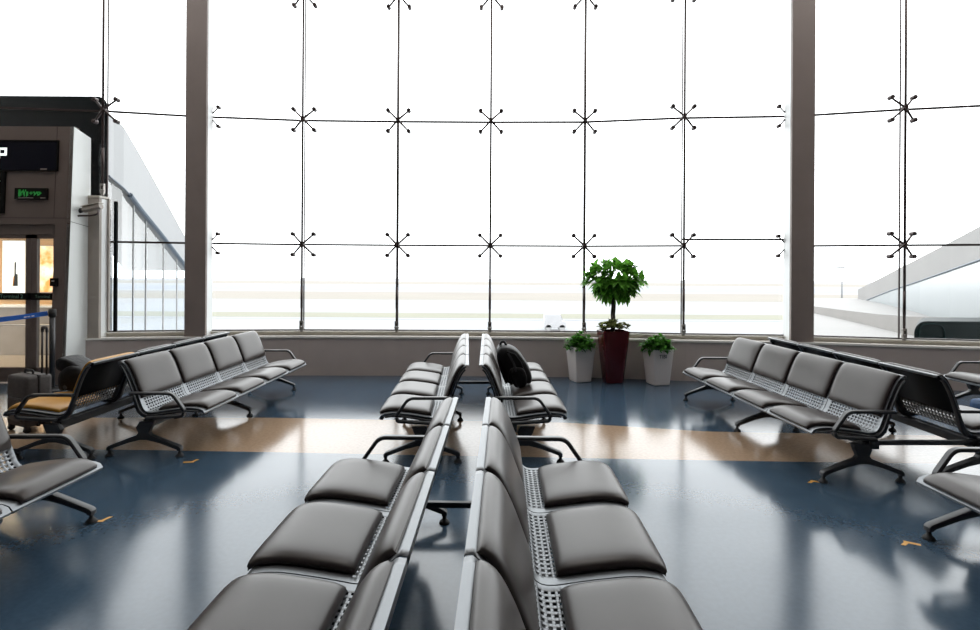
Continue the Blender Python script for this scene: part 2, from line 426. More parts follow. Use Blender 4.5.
obj('display', slab(bmesh.new(), px(56), px(59), pz(281.6), pz(280.2), .035, .037), 'steel', s)

# door_1: glazed double door in the portal
door = thing('door_1', 'brown framed glass gate door with dark push rails', 'door', (0, 0, 0), kind='structure')
YD = 7.46
b = bmesh.new()
box(b, -7.35, -6.17, YD, YD+.08, 2.12, 2.30); box(b, -6.215, -6.17, YD, YD+.08, 0, 2.3); box(b, -7.35, -7.28, YD, YD+.08, 0, 2.3)
obj('door_frame', b, 'brown', door)
def dx_(u): return (u-490)/F*YD
for a0, a1 in ((-7.28, dx_(30.7)), (dx_(31), -6.215)):
    st = .07
    b = bmesh.new()
    box(b, a0, a0+(st if a0 < -7 else .075), YD+.01, YD+.06, .02, 2.12); box(b, a1-(.08 if a0 < -7 else .012), a1, YD+.01, YD+.06, .02, 2.12); box(b, a0, a1, YD+.01, YD+.06, 2.06, 2.12); box(b, a0, a1, YD+.01, YD+.06, .02, .22)
    lf = obj('door_leaf', b, 'brown', door)
    obj('door_pane', bx(a0+.05, a1-.01, YD+.03, YD+.04, .22, 2.06), 'door_glass', lf)
    obj('push_rail', bx(a0+.02, a1-.005, YD-.03, YD+.02, 1.185, 1.285, bev=.01), 'blackbox', lf)
def text(name, body, size, m, parent, loc, rot=(PI/2, 0, 0), align='LEFT'):
    c = bpy.data.curves.new(name, 'FONT'); c.body = body; c.size = size; c.extrude = .0008; c.align_x = align; c.materials.append(M[m])
    o = bpy.data.objects.new(name, c); C.objects.link(o); bpy.context.view_layer.update()
    me = bpy.data.meshes.new_from_object(o.evaluated_get(bpy.context.evaluated_depsgraph_get())); bpy.data.objects.remove(o)
    o = bpy.data.objects.new(name, me); C.objects.link(o)
    o.parent = parent; o.location = loc; o.rotation_euler = rot; return o
M['rail_print'] = mat('dull green print', (.10, .20, .15), .6)
text('rail_lettering', 'Terminal 2', .075, 'rail_print', door, (dx_(2), YD-.032, 1.21))
text('rail_lettering', 'Terminal', .06, 'rail_print', door, (dx_(37), YD-.032, 1.215))

# the lit passage behind the gate door
b = bmesh.new()
obj_p = thing('wall_passage', 'warm lit boarding passage seen through the gate door', 'passage', (0, 0, 0), kind='structure')
obj('passage_floor', prism(bmesh.new(), [(-12, 7.56), (-6.2, 7.56), (-6.25, 8.45), (-6.62, 9.1), (-8.05, 11.15), (-12, 11.15)], 'z', -.1, .004), 'pale_floor', obj_p)
obj('passage_ceiling', prism(bmesh.new(), [(-12, 7.86), (-6.2, 7.86), (-6.25, 8.45), (-6.62, 9.1), (-8.05, 11.1), (-12, 11.1)], 'z', 2.62, 2.72), 'warm_ceiling', obj_p)
obj('passage_wall', bx(-12, -8.12, 11.0, 11.1, 0, 2.62), 'warm', obj_p)
obj('passage_side', prism(bmesh.new(), [(-6.25, 8.0), (-6.2, 8.0), (-6.25, 8.45), (-6.60, 9.1), (-8.0, 11.1), (-8.1, 11.1), (-6.68, 9.1)], 'z', -4.5, 2.7), 'navy', obj_p)
obj('passage_end', bx(-12.1, -12, 7.6, 11.2, 0, 2.62), 'warm', obj_p)
obj('ceiling_beam', bx(-12, -8.3, 10.2, 10.35, 2.40, 2.62), 'beige', obj_p)
s = thing('advertising_lightbox', 'white backlit poster with thin dark and amber strokes, behind the gate door', 'poster', (0, 0, 0))
Y = 10.95
def ax(u): return (u-490)/F*Y
obj('frame', bx(ax(3)-.02, ax(25)+.02, Y, Y+.12, at(10, 299, Y).z, at(10, 240, Y).z), 'beige', s)
obj('poster_face', bx(ax(3), ax(25), Y-.012, Y, at(10, 298, Y).z, at(10, 241, Y).z), 'poster', s)
b = bmesh.new(); sweep(b, [at(15.3, 262, Y-.02), at(15.0, 280, Y-.02), at(13.8, 286, Y-.02)], .014); sweep(b, [at(16.2, 274, Y-.02), at(16.4, 286, Y-.02)], .028)
obj('ink_stroke', b, 'poster_ink', s)
obj('amber_stroke', sw([at(14.6, 276, Y-.02), at(13.4, 286, Y-.02)], .018), 'poster_amber', s)
s = thing('picture_panel', 'glowing orange and cream picture panel behind the narrow door pane', 'poster', (0, 0, 0))
obj('picture_face', bx(ax(33), ax(56), Y, Y+.02, at(44, 292, Y).z, at(44, 246, Y).z), 'sunset', s)
obj('frame', bx(ax(33)-.02, ax(56)+.02, Y+.02, Y+.12, at(44, 293, Y).z, at(44, 245, Y).z), 'beige', s)
s = thing('counter', 'pale counter with steel rail behind the gate door', 'counter', (0, 0, 0))
obj('body', bx(-9.9, -8.0, 10.0, 10.4, 0, .92, bev=.01), 'pillar', s)
obj('worktop', bx(-9.95, -7.95, 9.93, 10.42, .92, .96), 'ledge', s)
obj('rail', sw(rnd([(-9.0, 9.6, 0), (-9.0, 9.6, .62), (-7.6, 9.6, .62), (-7.6, 9.6, 0)], .08), .02), 'steel', s, smooth=True)

# beige pillar with security camera
s = tag(obj('trim_5', bx(-5.985, -5.785, 7.75, 7.80, .60, 2.69, bev=.004), 'pillar'), 'short beige pillar between gate portal and glazing', 'pillar', kind='structure')
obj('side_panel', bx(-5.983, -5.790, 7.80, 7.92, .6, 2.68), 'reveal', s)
obj('cap', bx(-6.0, -5.775, 7.74, 7.93, 2.69, 2.72), 'beige', s)
obj('edge_strip', bx(-5.80, -5.765, 7.92, 7.95, .7, 2.70), 'pillar', s)
obj('seal_strip', bx(-5.70, -5.655, 7.93, 7.96, .7, 2.66), 'navy', s)
s = thing('security_camera', 'pale security camera on a curved arm, fixed to the beige pillar', 'camera', (0, 0, 0))
Y = 7.60
a_, c_ = at(101, 206.0, Y), at(84, 209.8, Y)
b = bmesh.new(); sweep(b, [a_, c_], .085, .085); obj('housing', b, 'pillar', s)
obj('lens_hood', cy(c_+(a_-c_)*.05, c_-(a_-c_)*.50, .030, .040), 'rubber', s, smooth=True)
obj('sun_shield', sw([a_+Vector((0, 0, .045)), c_+Vector((-.02, 0, .045))], .10, .010), 'beige', s)
obj('arm', sw(rnd([at(73, 216, 7.55), at(92, 215.5, 7.6), at(98, 214, 7.65), at(99, 209, 7.75)], .05), .014), 'rod', s, smooth=True)

# ------------------------------------------------------------------ bench
PITCH, NS = .62, 4
LB = PITCH*NS
PROF = [(.512, .362), (.512, .369), (.498, .384), (.455, .398), (.37, .403), (.24, .389), (.14, .374), (.07, .363), (.022, .366), (-.010, .388), (-.034, .440), (-.066, .53), (-.100, .62), (-.130, .695), (-.168, .765), (-.208, .800)]
def spline(P, n):
    P = [Vector((a, 0, b)) for a, b in P]; out = []
    for i in range(len(P)-1):
        p0, p1, p2, p3 = P[max(i-1, 0)], P[i], P[i+1], P[min(i+2, len(P)-1)]
        for k in range(8):
            t = k/8
            out.append(.5*((2*p1)+(-p0+p2)*t+(2*p0-5*p1+4*p2-p3)*t*t+(-p0+3*p1-3*p2+p3)*t**3))
    out.append(P[-1])
    d = [0]
    for a, b in zip(out, out[1:]): d.append(d[-1]+(b-a).length)
    return out, d
CP, CD = spline(PROF, 8); CL = CD[-1]
def prof(s):
    s = max(0, min(CL, s))
    for i in range(1, len(CD)):
        if CD[i] >= s:
            t = (s-CD[i-1])/max(1e-9, CD[i]-CD[i-1]); p = CP[i-1].lerp(CP[i], t); d = (CP[i]-CP[i-1]).normalized(); break
    return p, Vector((d.z, 0, -d.x))     # point, normal
def nrm(s):
    n = (prof(s-.012)[1]+prof(s)[1]+prof(s+.012)[1]).normalized()
    return n if n.z > -.2 and (n.x > 0 or n.z > 0) else -n
def s_at(fn):
    for i in range(400):
        s = CL*i/400
        if fn(prof(s)[0]): return s
S_SEAT_BACK = s_at(lambda p: p.x < .085)                       # rear edge of the seat pad
S_BACK_LOW = s_at(lambda p: p.x < 0 and p.z > .475)              # lower edge of the back pad
S_BACK_TOP = CL-.003
def cushion(s0, s1, w, th, rc=6):
    bm = bmesh.new(); NA, NB = 22, 26
    def k(i, n): return math.sin(PI/2*(2*i/n-1))
    g = []
    for i in range(NA+1):
        a = k(i, NA); row = []
        for j in range(NB+1):
            bb = k(j, NB)
            e = max(0, 1-abs(a)**7)**.5*max(0, 1-abs(bb)**7)**.5
            sh = 1-.022*abs(a)**8*1.0
            shb = 1-.03*abs(bb)**8
            s = (s0+s1)/2+bb*(s1-s0)/2*sh
            p = prof(s)[0]+nrm(s)*(.004+th*(.30+.70*e) if 0 < i < NA and 0 < j < NB else .004+th*.15)
            p.y = a*w/2*shb
            row.append(bm.verts.new(p))
        g.append(row)
    for i in range(NA):
        for j in range(NB): bm.faces.new((g[i][j], g[i+1][j], g[i+1][j+1], g[i][j+1]))
    # underside
    low = []
    ring = [g[0][j] for j in range(NB+1)]+[g[i][NB] for i in range(1, NA+1)]+[g[NA][j] for j in range(NB-1, -1, -1)]+[g[i][0] for i in range(NA-1, 0, -1)]
    gl = [[bm.verts.new(prof((s0+s1)/2+k(j, NB)*(s1-s0)/2)[0]+nrm((s0+s1)/2+k(j, NB)*(s1-s0)/2)*.003+Vector((0, sg*w/2*.985, 0))) for j in range(NB+1)] for sg in (-1, 1)]
    for j in range(NB): bm.faces.new((gl[0][j], gl[0][j+1], gl[1][j+1], gl[1][j]))
    for sg, i in ((0, 0), (1, NA)):
        for j in range(NB): bm.faces.new((g[i][j], g[i][j+1], gl[sg][j+1], gl[sg][j]))
    for j in (0, NB):
        for i in range(NA):
            pass
        vs = [g[i][j] for i in range(NA+1)]
        bm.faces.new(vs+[gl[1][j], gl[0][j]])
    return bm
def shell():
    """one-piece perforated seat and back sheet, with rim at the top and lip at the front"""
    bm = bmesh.new(); W = .610
    NH = 16
    ys = [-W/2, -W/2+.035]
    cell = (W-.07)/NH
    for i in range(NH): ys += [-W/2+.035+cell*(i+.48), -W/2+.035+cell*(i+1)]
    ys.append(W/2)
    S0, S1 = S_SEAT_BACK-.02, S_BACK_LOW+.02
    ss = []; hole = []
    n = 14
    for i in range(n): ss.append(S0*i/n); hole.append(False)
    R = 9; c = (S1-S0)/R
    for i in range(R): ss += [S0+c*i, S0+c*(i+.42)]; hole += [False, True]
    n = 14
    for i in range(n+1): ss.append(S1+(CL-S1)*i/n); hole.append(False)
    pts = [(prof(s)[0], nrm(s)) for s in ss]
    rows = [[bm.verts.new((p.x, y, p.z)) for y in ys] for p, q in pts]
    for i in range(len(ss)-1):
        for j in range(len(ys)-1):
            if hole[i] and j >= 2 and j % 2 == 0 and j < len(ys)-1 : continue
            bm.faces.new((rows[i][j], rows[i+1][j], rows[i+1][j+1], rows[i][j+1]))
    def flange(row, offs_):
        prev = row
        for dx, dz in offs_:
            nx = [bm.verts.new(v.co+Vector((dx, 0, dz))) for v in prev]
            for j in range(len(prev)-1): bm.faces.new((prev[j], nx[j], nx[j+1], prev[j+1]))
            prev = nx
    flange(rows[-1], [(-.008, .003), (-.019, -.003), (-.002, -.020)])
    flange(rows[0], [(-.004, -.012), (-.025, -.004)])
    # side lips bent down along both edges
    for j in (0, len(ys)-1):
        col = [r[j] for r in rows]
        nx = [bm.verts.new(v.co-q*.016) for v, (p, q) in zip(col, pts)]
        for a, b_, c1, d1 in zip(col, col[1:], nx[1:], nx): bm.faces.new((a, b_, c1, d1))
    return bm
def back_shade():  # dark sheet added to stand in for shade behind the backrest
    bm = bmesh.new(); n = 16; rows = []
    for i in range(n+1):
        s = S_BACK_LOW+.025+(CL-.004-S_BACK_LOW-.025)*i/n; p = prof(s)[0]-nrm(s)*.008
        rows.append([bm.verts.new((p.x, y, p.z)) for y in (-.29, .29)])
    for A, B in zip(rows, rows[1:]): bm.faces.new((A[0], A[1], B[1], B[0]))
    return bm
def bracket():
    """cast side bracket following the back of the sheet"""
    bm = bmesh.new(); n = 30; A = []; B = []
    s0, s1 = .06, CL-.02
    for i in range(n+1):
        t = i/n; s = s0+(s1-s0)*t; p = prof(s)[0]; q = nrm(s)
        sj = abs(s-(S_SEAT_BACK+.10))
        th = .013+.020*max(0, 1-sj/.26)**1.3
        A.append(p-q*.0185); B.append(p-q*(.0185+th))
    prism(bm, [(p.x, p.z) for p in A]+[(p.x, p.z) for p in B[::-1]], 'y', -.017, .017, bev=.004)
    return bm
def armrest():
    path = rnd([(-.10, 0, .536), (.262, 0, .537), (.366, 0, .390), (.356, 0, .345), (.04, 0, .325)], .045, 5)
    return sweep(bmesh.new(), path, .044, .024, up=Vector((0, 0, 1)))
def leg():
    P = [(-.035, .30), (.085, .30), (.065, .25), (.045, .205), (.06, .185), (.14, .155), (.300, .092), (.316, .076), (.316, .050), (.284, .050), (.284, .062), (.13, .118), (.03, .143)]
    P = P+[(-x, z) for x, z in P[::-1] if (x, z) not in ((-.035, .30), (.085, .30))]
    # close at the top: mirrored neck
    P = [p for p in P]
    return prism(bmesh.new(), P, 'y', -.024, .024, bev=.008)
def glide(x):
    bm = bmesh.new()
    lathe(bm, [(.013, .055), (.013, .026), (.020, .024), (.032, .010), (.034, 0)], 16, (x, 0)); return bm
MESH = {}
def mesh_once(key, maker, smooth=True):
    if key not in MESH:
        o = obj('tmp', maker(), 'black', smooth=smooth); MESH[key] = o.data; o.data.materials.clear(); bpy.data.objects.remove(o)
        if key in ('bracket', 'leg', 'armrest', 'shell'):
            pass
    return MESH[key]
def part(name, key, maker, m, parent, loc=(0, 0, 0), smooth=True, mod=None):
    me = mesh_once((key, m), maker, smooth)
    if not me.materials: me.materials.append(M[m])
    o = bpy.data.objects.new(name, me); C.objects.link(o); o.parent = parent; o.location = loc
    if mod == 'solid':
        q = o.modifiers.new('thick', 'SOLIDIFY'); q.thickness = .003; q.offset = 0
    return o
def auto(me, a=35):
    """flat across sharp edges"""
    bm = bmesh.new(); bm.from_mesh(me)
    for e in bm.edges:
        e.smooth = not (len(e.link_faces) == 2 and e.calc_face_angle(0) > math.radians(a))
    bm.to_mesh(me); bm.free()

def make_bench(label, x, y, face, rot, tie=None, ochre=(), hub=.08, stretch=1.0):
    r = thing('airport_bench', label, 'bench', (x, y, 0), rot+(0 if face > 0 else PI), 'four seat benches of the waiting area'); r.scale = (1, stretch, 1)
    for i in range(NS):
        yy = (i-(NS-1)/2)*PITCH
        part('seat_shell', 'shell', shell, 'shell', r, (0, yy, 0), mod='solid')
        m = 'ochre' if i in ochre else 'leather'
        a = part('seat_cushion', 'seat', lambda: cushion(.014, S_SEAT_BACK, .525, .042), m, r, (0, yy, 0))
        c = part('back_cushion', 'back', lambda: cushion(S_BACK_LOW, S_BACK_TOP, .585, .036), m, r, (0, yy, 0))
        if i in ochre: a['label'] = 'ochre seat cushion'; c['label'] = 'ochre back cushion'
        part('back_shade', 'backshade', back_shade, 'shade_sheet', r, (0, yy, 0), mod='solid')
    for i in range(NS+1):
        part('side_bracket', 'bracket', bracket, 'black', r, (0, (i-NS/2)*PITCH, 0))
    part('beam', 'beam', lambda: bx(.005, .085, -LB/2-.03, LB/2+.03, .245, .312, bev=.008), 'black', r)
    for s in (-1, 1): part('armrest', 'armrest', armrest, 'black', r, (0, s*(LB/2+.037), 0))
    for s in (-1, 0, 1):
        l = part('leg', 'leg', leg, 'black', r, (hub, s*(LB/2+.04), 0))
        for q in (-1, 1): part('foot_glide', 'glide%d' % q, lambda: glide(q*.300), 'rubber', l)
    for (yy, ln, tz) in (tie or ()):
        part('tie_bar', 'tie%.3f%.3f' % (ln, tz), lambda: bx(-ln, -.03+hub, -.016, .016, tz-.018, tz+.018, bev=.004), 'black', r, (0, yy, 0))
    return r

L1 = make_bench('left bench facing the aisle in full view, dark legs on the tan band', -2.975, 5.79, 1, 0, hub=.03, stretch=1.02)
L2 = make_bench('bench with one ochre seat, back to back behind the left aisle bench, facing the gate', -3.635, 5.68, -1, .029, ochre=(3,), hub=.05)
L3 = make_bench('bench cut by the left photo edge, showing one armrest and one seat end', -2.895, 2.0, 1, 0, hub=.11)
C1L = make_bench('nearest middle bench facing left, running out of the bottom of the photo', -.444, 2.02, -1, -.013, tie=[(-LB/2, .74, .135)], hub=.15)
C1R = make_bench('nearest middle bench facing right, running out of the bottom of the photo', 0.186, 2.02, 1, -.024, hub=.15)
C2L = make_bench('far middle bench facing left, ending before the low window wall', -.462, 5.65, -1, .042, tie=[(-LB/2, .72, .16)], hub=.15)
C2R = make_bench('far middle bench facing right, carrying the black backpack', .143, 5.67, 1, .005, hub=.15)
R1 = make_bench('bench right of the planters facing the aisle, four grey seats in full view', 2.97, 5.33, -1, .022, tie=[(LB/2, .80, .29)], hub=.15, stretch=1.035)
R2 = make_bench('bench seen from its dark back, behind the right aisle bench', 3.755, 5.38, 1, -.019, stretch=1.05)
R3 = make_bench('bench cut by the right photo edge beside the amber floor mark, showing one seat corner', 3.03, 1.85, -1, 0, hub=.10)
R4 = make_bench('bench by the right window wall, only its armrest and seat edge in view', 6.03, 5.16, -1, 0)
for k, me in MESH.items():
    if k[0] in ('bracket', 'armrest', 'leg', 'beam') or k[0].startswith('tie'): auto(me, 30)
    if k[0] in ('seat', 'back'): auto(me, 75)
    if k[0] == 'shell': auto(me, 50)

# ------------------------------------------------------------------ floor marks
def marker(u, v, rz, label, mirror=1):
    p = at(u, v, 1); k = H/(H-p.z) if H != p.z else 1
    p = Vector((0, 0, H))+(p-Vector((0, 0, H)))*k
    b = bmesh.new(); prism(b, [(-.05, -.014), (.03, -.014), (.03, .010), (-.05, .010)], 'z', .0005, .0015)
    prism(b, [(.008, .010), (.03, .010), (.05, .055), (.028, .055)], 'z', .0005, .0015)
    o = obj('floor_marker', b, 'marker', loc=(p.x, p.y, 0)); o.rotation_euler = (0, 0, rz)
    return tag(o, label, 'floor mark', 'amber tape marks by the bench feet')
marker(190, 462, .15, 'amber tape mark on the blue floor by the front foot of the left aisle bench')
marker(99, 521, .1, 'amber tape mark at the foot of the bench cut by the left edge')
marker(815, 481.5, 2.6, 'amber tape mark on the blue floor by the front foot of the right aisle bench')
marker(910, 543, 2.6, 'amber tape mark at the foot of the bench cut by the right edge')

# ------------------------------------------------------------------ planters
def square_pot(parent, wt, wb, h, m, name='pot', rr=.03, wall=.02):
    def ring(w, z, r):
        out = []
        for cx, cy_, a0 in ((1, 1, 0), (-1, 1, PI/2), (-1, -1, PI), (1, -1, 1.5*PI)):
            for k in range(5):
                a = a0+PI/2*k/4; out.append((cx*(w/2-r)+r*math.cos(a), cy_*(w/2-r)+r*math.sin(a), z))
        return out
    bm = bmesh.new(); rings = []
    for w, z, r in ((wb-.03, 0, rr), (wb, .012, rr), (wt, h-.012, rr), (wt, h, rr), (wt-wall*.5, h+.003, rr), (wt-wall*2, h, rr*.8), (wt-wall*2, h-.06, rr*.8)):
        rings.append([bm.verts.new(p) for p in ring(w, z, r)])
    for A, B in zip(rings, rings[1:]):
        n = len(A)
        for j in range(n): bm.faces.new((A[j], A[(j+1) % n], B[(j+1) % n], B[j]))
    bm.faces.new(rings[0][::-1])
    o = obj(name, bm, m, parent, smooth=True); auto(o.data, 40)
    q = bmesh.new(); vs = [q.verts.new(p) for p in ring(wt-wall*2, h-.05, rr*.8)]; q.faces.new(vs)
    obj('soil', q, 'soil', parent)
    return o
def leaf(bm, base, d, length, width, droop=.3, fold=.18):
    d = d.normalized(); side = d.cross(Vector((0, 0, 1)))
    if side.length < .05: side = Vector((1, 0, 0))
    side.normalize(); up = side.cross(d).normalized()
    N = 5; rows = []
    for i in range(N+1):
        t = i/N; w = width*.5*math.sin(PI*min(.97, .04+t*.95)**.85)
        c = base+d*length*t-Vector((0, 0, 1))*droop*length*t*t
        rows.append([bm.verts.new(c+side*w+up*fold*w), bm.verts.new(c), bm.verts.new(c-side*w+up*fold*w)])
    for A, B in zip(rows, rows[1:]):
        for j in range(2): bm.faces.new((A[j], A[j+1], B[j+1], B[j]))
def rdir(zmin=-.2):
    while True:
        v = Vector((random.uniform(-1, 1), random.uniform(-1, 1), random.uniform(-1, 1)))
        if .1 < v.length < 1:
            v.normalize()
            if v.z > zmin: return v
# tall red pot with tree
pt = thing('potted_tree', 'leafy potted tree in a tall dark red pot, between the two white planters', 'plant', (1.83, 7.77, 0), .12)
square_pot(pt, .405, .27, .77, 'red_pot', rr=.07)
tr = bmesh.new()
for k in range(3):
    sweep(tr, [(.018*math.cos(6*t+k*2.1), .018*math.sin(6*t+k*2.1), .70+.66*t) for t in [i/14 for i in range(15)]], .019)
for k in range(9):
    a = k*2.4; sweep(tr, [(0, 0, 1.22), (.10*math.cos(a), .10*math.sin(a), 1.38), (.22*math.cos(a), .22*math.sin(a), 1.50)], .009, taper=lambda t: 1-.6*t)
obj('trunk', tr, 'trunk', pt, smooth=True)
fo = bmesh.new()
for k in range(150):
    v = rdir(-.95)
    rad = random.uniform(.62, 1.0)
    q_ = 1 if v.z > -.25 else .72
    c = Vector((v.x*.41*rad*q_, v.y*.36*rad*q_, 1.515+v.z*(.29 if v.z > 0 else .27)*rad))
    n = random.choice((5, 6, 6, 7)); ax1 = (v+Vector((0, 0, .45))).normalized()
    e1 = ax1.cross(Vector((.3, .8, .1))).normalized(); e2 = ax1.cross(e1)
    ph = random.uniform(0, 6.28)
    for j in range(n):
        a = ph+2*PI*j/n
        d = (e1*math.cos(a)+e2*math.sin(a))*.85+ax1*.35+v*.25
        leaf(fo, c, d, random.uniform(.12, .185), random.uniform(.060, .082), random.uniform(.05, .30))
for (u, v, du, dv) in ((634, 269, 8, -6), (636, 276, 7, 3), (634, 290, 5, 4), (628, 268, 6, -3), (592, 272, -6, 1), (596, 266, -5, -3)):
    p = at(u, v, 7.75)-Vector((1.83, 7.77, 0)); d = Vector((du, -2, -dv))
    leaf(fo, p, d, .17, .07, .15); leaf(fo, p-Vector((0, 0, .02)), d+Vector((0, 3, 3)), .14, .05, .3)
obj('foliage', fo, 'leaf', pt, smooth=True)
su = bmesh.new()
for k in range(80):
    a = random.uniform(0, 6.28); r = random.uniform(.02, .20)
    c = Vector((r*math.cos(a), r*math.sin(a), .79+random.uniform(.0, .15)*(1-r/.32)))
    for j in range(6):
        q = random.uniform(0, 6.28)
        leaf(su, c, Vector((math.cos(q)+.5*math.cos(a), math.sin(q)+.5*math.sin(a), random.uniform(.2, 1.0))), random.uniform(.055, .09), .042, .2, .35)
for j in range(14): leaf(su, Vector((-.20, -.06, .82)), Vector((random.uniform(-1, .3), random.uniform(-.7, .7), random.uniform(.2, 1))), .085, .045, .15, .4)
for j in range(9): leaf(su, Vector((.20, -.06, .82)), Vector((random.uniform(-.2, 1), random.uniform(-.7, .7), random.uniform(.2, 1))), .07, .04, .15, .4)
obj('succulent_underplanting', su, 'leaf_succ', pt, smooth=True)
def white_planter(x, y, rz, wt, wb, h, label, spread=.25, seed=1):
    random.seed(seed)
    p = thing('white_planter', label, 'planter', (x, y, 0), rz, 'white planters under the glazing')
    square_pot(p, wt, wb, h, 'white_pot', rr=.02)
    b = bmesh.new()
    for k in range(130):
        v = rdir(-.15); rad = random.uniform(.35, 1)
        c = Vector((v.x*spread*.88*rad, v.y*spread*.95*rad, h-.01+max(0, v.z)*.19*rad))
        for j in range(4):
            q = rdir(-.5); leaf(b, c, q*.8+v*.5+Vector((0, 0, .25)), random.uniform(.07, .11), random.uniform(.05, .07), random.uniform(.2, .6))
    obj('foliage', b, 'leaf_low', p, smooth=True)
    return p
pl = white_planter(1.36, 7.85, .30, .335, .245, .52, 'white tapered planter with low green leaves left of the red pot', .235, 3)
pr = white_planter(2.46, 7.66, -.0, .33, .25, .52, 'white tapered planter with small dark lettering right of the red pot', .245, 5)
pr.rotation_euler.z = .22
text('lettering', 'TIBI', .075, 'print_dark', pr, (-.015, -.1685, .40), (PI/2+.07, 0, 0), 'CENTER')

# ------------------------------------------------------------------ bags
def blob(bm, prof_pts, y0, y1, n=9, pw=3.0, squash=.75):
    """closed side outline (x,z) inflated along y with rounded ends"""
    cx = sum(p[0] for p in prof_pts)/len(prof_pts); cz = sum(p[1] for p in prof_pts)/len(prof_pts)
    rings = []
    for i in range(n+1):
        t = math.sin(PI/2*(2*i/n-1)); k = max(.02, (1-abs(t)**pw))**(1/pw); k = squash+(1-squash)*k if abs(t) < .995 else squash*.8
        rings.append([bm.verts.new((cx+(p[0]-cx)*k, (y0+y1)/2+t*(y1-y0)/2, cz+(p[1]-cz)*k if p[1] > cz else cz+(p[1]-cz)*(.5+.5*k))) for p in prof_pts])
    m = len(prof_pts)
    for A, B in zip(rings, rings[1:]):
        for j in range(m): bm.faces.new((A[j], A[(j+1) % m], B[(j+1) % m], B[j]))
    bm.faces.new(rings[0][::-1]); bm.faces.new(rings[-1]); return bm
def dense(P, n=4):
    out = []
    m = len(P)
    for i in range(m):
        p0, p1, p2, p3 = [Vector((*P[(i+k) % m], 0)) for k in (-1, 0, 1, 2)]
        for k in range(n):
            t = k/n
            q = .5*((2*p1)+(-p0+p2)*t+(2*p0-5*p1+4*p2-p3)*t*t+(-p0+3*p1-3*p2+p3)*t**3); out.append((q.x, q.y))
    return out
bp = thing('backpack', 'black backpack leaning on the back of the far middle bench', 'backpack', (0, 0, 0))
yb = 5.42
outl = [(496.5, 353), (499.5, 346), (506, 345.5), (515, 348.5), (523, 357), (529, 367), (532, 377), (530.5, 384.5), (525, 387.5), (514, 387.5), (508, 384), (503, 372)]
OP = []
for u, v in outl:
    q = at(u, v, yb); OP.append((q.x, max(q.z, .462)))
obj('main_body', blob(bmesh.new(), dense(OP), yb-.10, yb+.26), 'bag', bp, smooth=True)
FP = [at(u, v, yb) for u, v in ((513, 352), (520, 356), (526, 366), (528.5, 376), (526, 383), (518, 384), (513, 372))]
obj('front_pocket', blob(bmesh.new(), dense([(q.x+.022, q.z) for q in FP]), yb-.06, yb+.22), 'bag', bp, smooth=True)
obj('side_pocket', blob(bmesh.new(), dense([(at(u, v, yb).x, at(u, v, yb).z) for u, v in ((509, 368), (521, 366), (526, 374), (525, 383), (514, 384.5))]), yb-.135, yb-.02), 'bag', bp, smooth=True)
obj('top_handle', sw(rnd([at(500, 347, yb+.05), at(501, 341.5, yb+.05), at(504.5, 341.5, yb+.05), at(506.5, 346, yb+.05)], .03), .013), 'bag_trim', bp, smooth=True)
for dy, nm in ((-.03, 'shoulder_strap'), (.16, 'shoulder_strap')):
    obj(nm, sw(rnd([at(502, 346, yb+dy), at(498.2, 356, yb+dy), at(502, 370, yb+dy), at(507.5, 383, yb+dy)], .05), .045, .014, up=Vector((0, 1, 0))), 'bag_trim', bp, smooth=True)
obj('compression_strap', sw([at(508, 353, yb-.095), at(514, 364, yb-.125), at(516, 372, yb-.14)], .022, .008, up=Vector((0, 1, 0))), 'bag_trim', bp)
obj('zipper', sw([at(u, v, yb-.105) for u, v in ((507, 351), (515, 354), (521, 362), (525, 372))], .004), 'bag_trim', bp)

sb = thing('holdall', 'slumped black soft bag on the bench that faces the gate', 'bag', (0, 0, 0))
yb = 5.02
def P2(L_, y): return [(at(u, v, y).x, max(at(u, v, y).z, .455)) for u, v in L_]
obj('main_body', blob(bmesh.new(), dense(P2([(66, 392), (64, 378), (67, 369), (76, 364), (86, 367), (92, 376), (93, 388), (86, 396), (74, 397)], yb)), yb-.10, yb+.22), 'bag', sb, smooth=True)
obj('top_roll', blob(bmesh.new(), dense(P2([(58.5, 362), (61, 357.5), (67, 357), (76, 361), (86, 368), (88, 374), (80, 375), (68, 372), (60, 368)], yb)), yb-.06, yb+.18), 'bag', sb, smooth=True)
obj('carry_strap', sw(rnd([at(64, 372, yb-.05), at(61, 380, yb-.09), at(66, 389, yb-.10)], .04), .03, .008, up=Vector((0, 1, 0))), 'bag_trim', sb)

# suitcase in front of the ochre seat
sx, sy = at(20, 430, 5.19).x, 5.22
su_ = thing('suitcase', 'grey upright suitcase with a raised pull handle, in front of the ochre seat', 'suitcase', (sx+.05, sy+.02, 0), -.42)
b = bmesh.new(); box(b, -.17, .17, -.115, .115, .055, .555, bev=.035); obj('shell', b, 'case', su_, smooth=True)
b = bmesh.new(); box(b, -.176, .176, -.012, .012, .05, .56, bev=.01); obj('zip_band', b, 'case_dark', su_)
b = bmesh.new(); box(b, -.12, .12, -.13, -.112, .11, .34, bev=.015); obj('front_pocket', b, 'case', su_)
for x in (.07, .15): obj('handle_tube', cy((x, .07, .54), (x, .07, 1.0), .009), 'case_dark', su_, smooth=True)
obj('pull_handle', sw(rnd([(.07, .07, .97), (.07, .07, 1.015), (.15, .07, 1.015), (.15, .07, .97)], .03), .028, .024, up=Vector((0, 1, 0))), 'case_dark', su_)
obj('top_handle', sw(rnd([(-.08, 0, .55), (-.08, 0, .59), (.06, 0, .59), (.06, 0, .55)], .03), .026, .014, up=Vector((0, 1, 0))), 'case_dark', su_)
for x in (-.14, .14):
    for y in (-.085, .085):
        w_ = obj('wheel', cy((x-.012, y, .028), (x+.012, y, .028), .028), 'rubber', su_)
        obj('wheel_fork', bx(x-.02, x+.02, y-.018, y+.018, .04, .075), 'case_dark', w_)

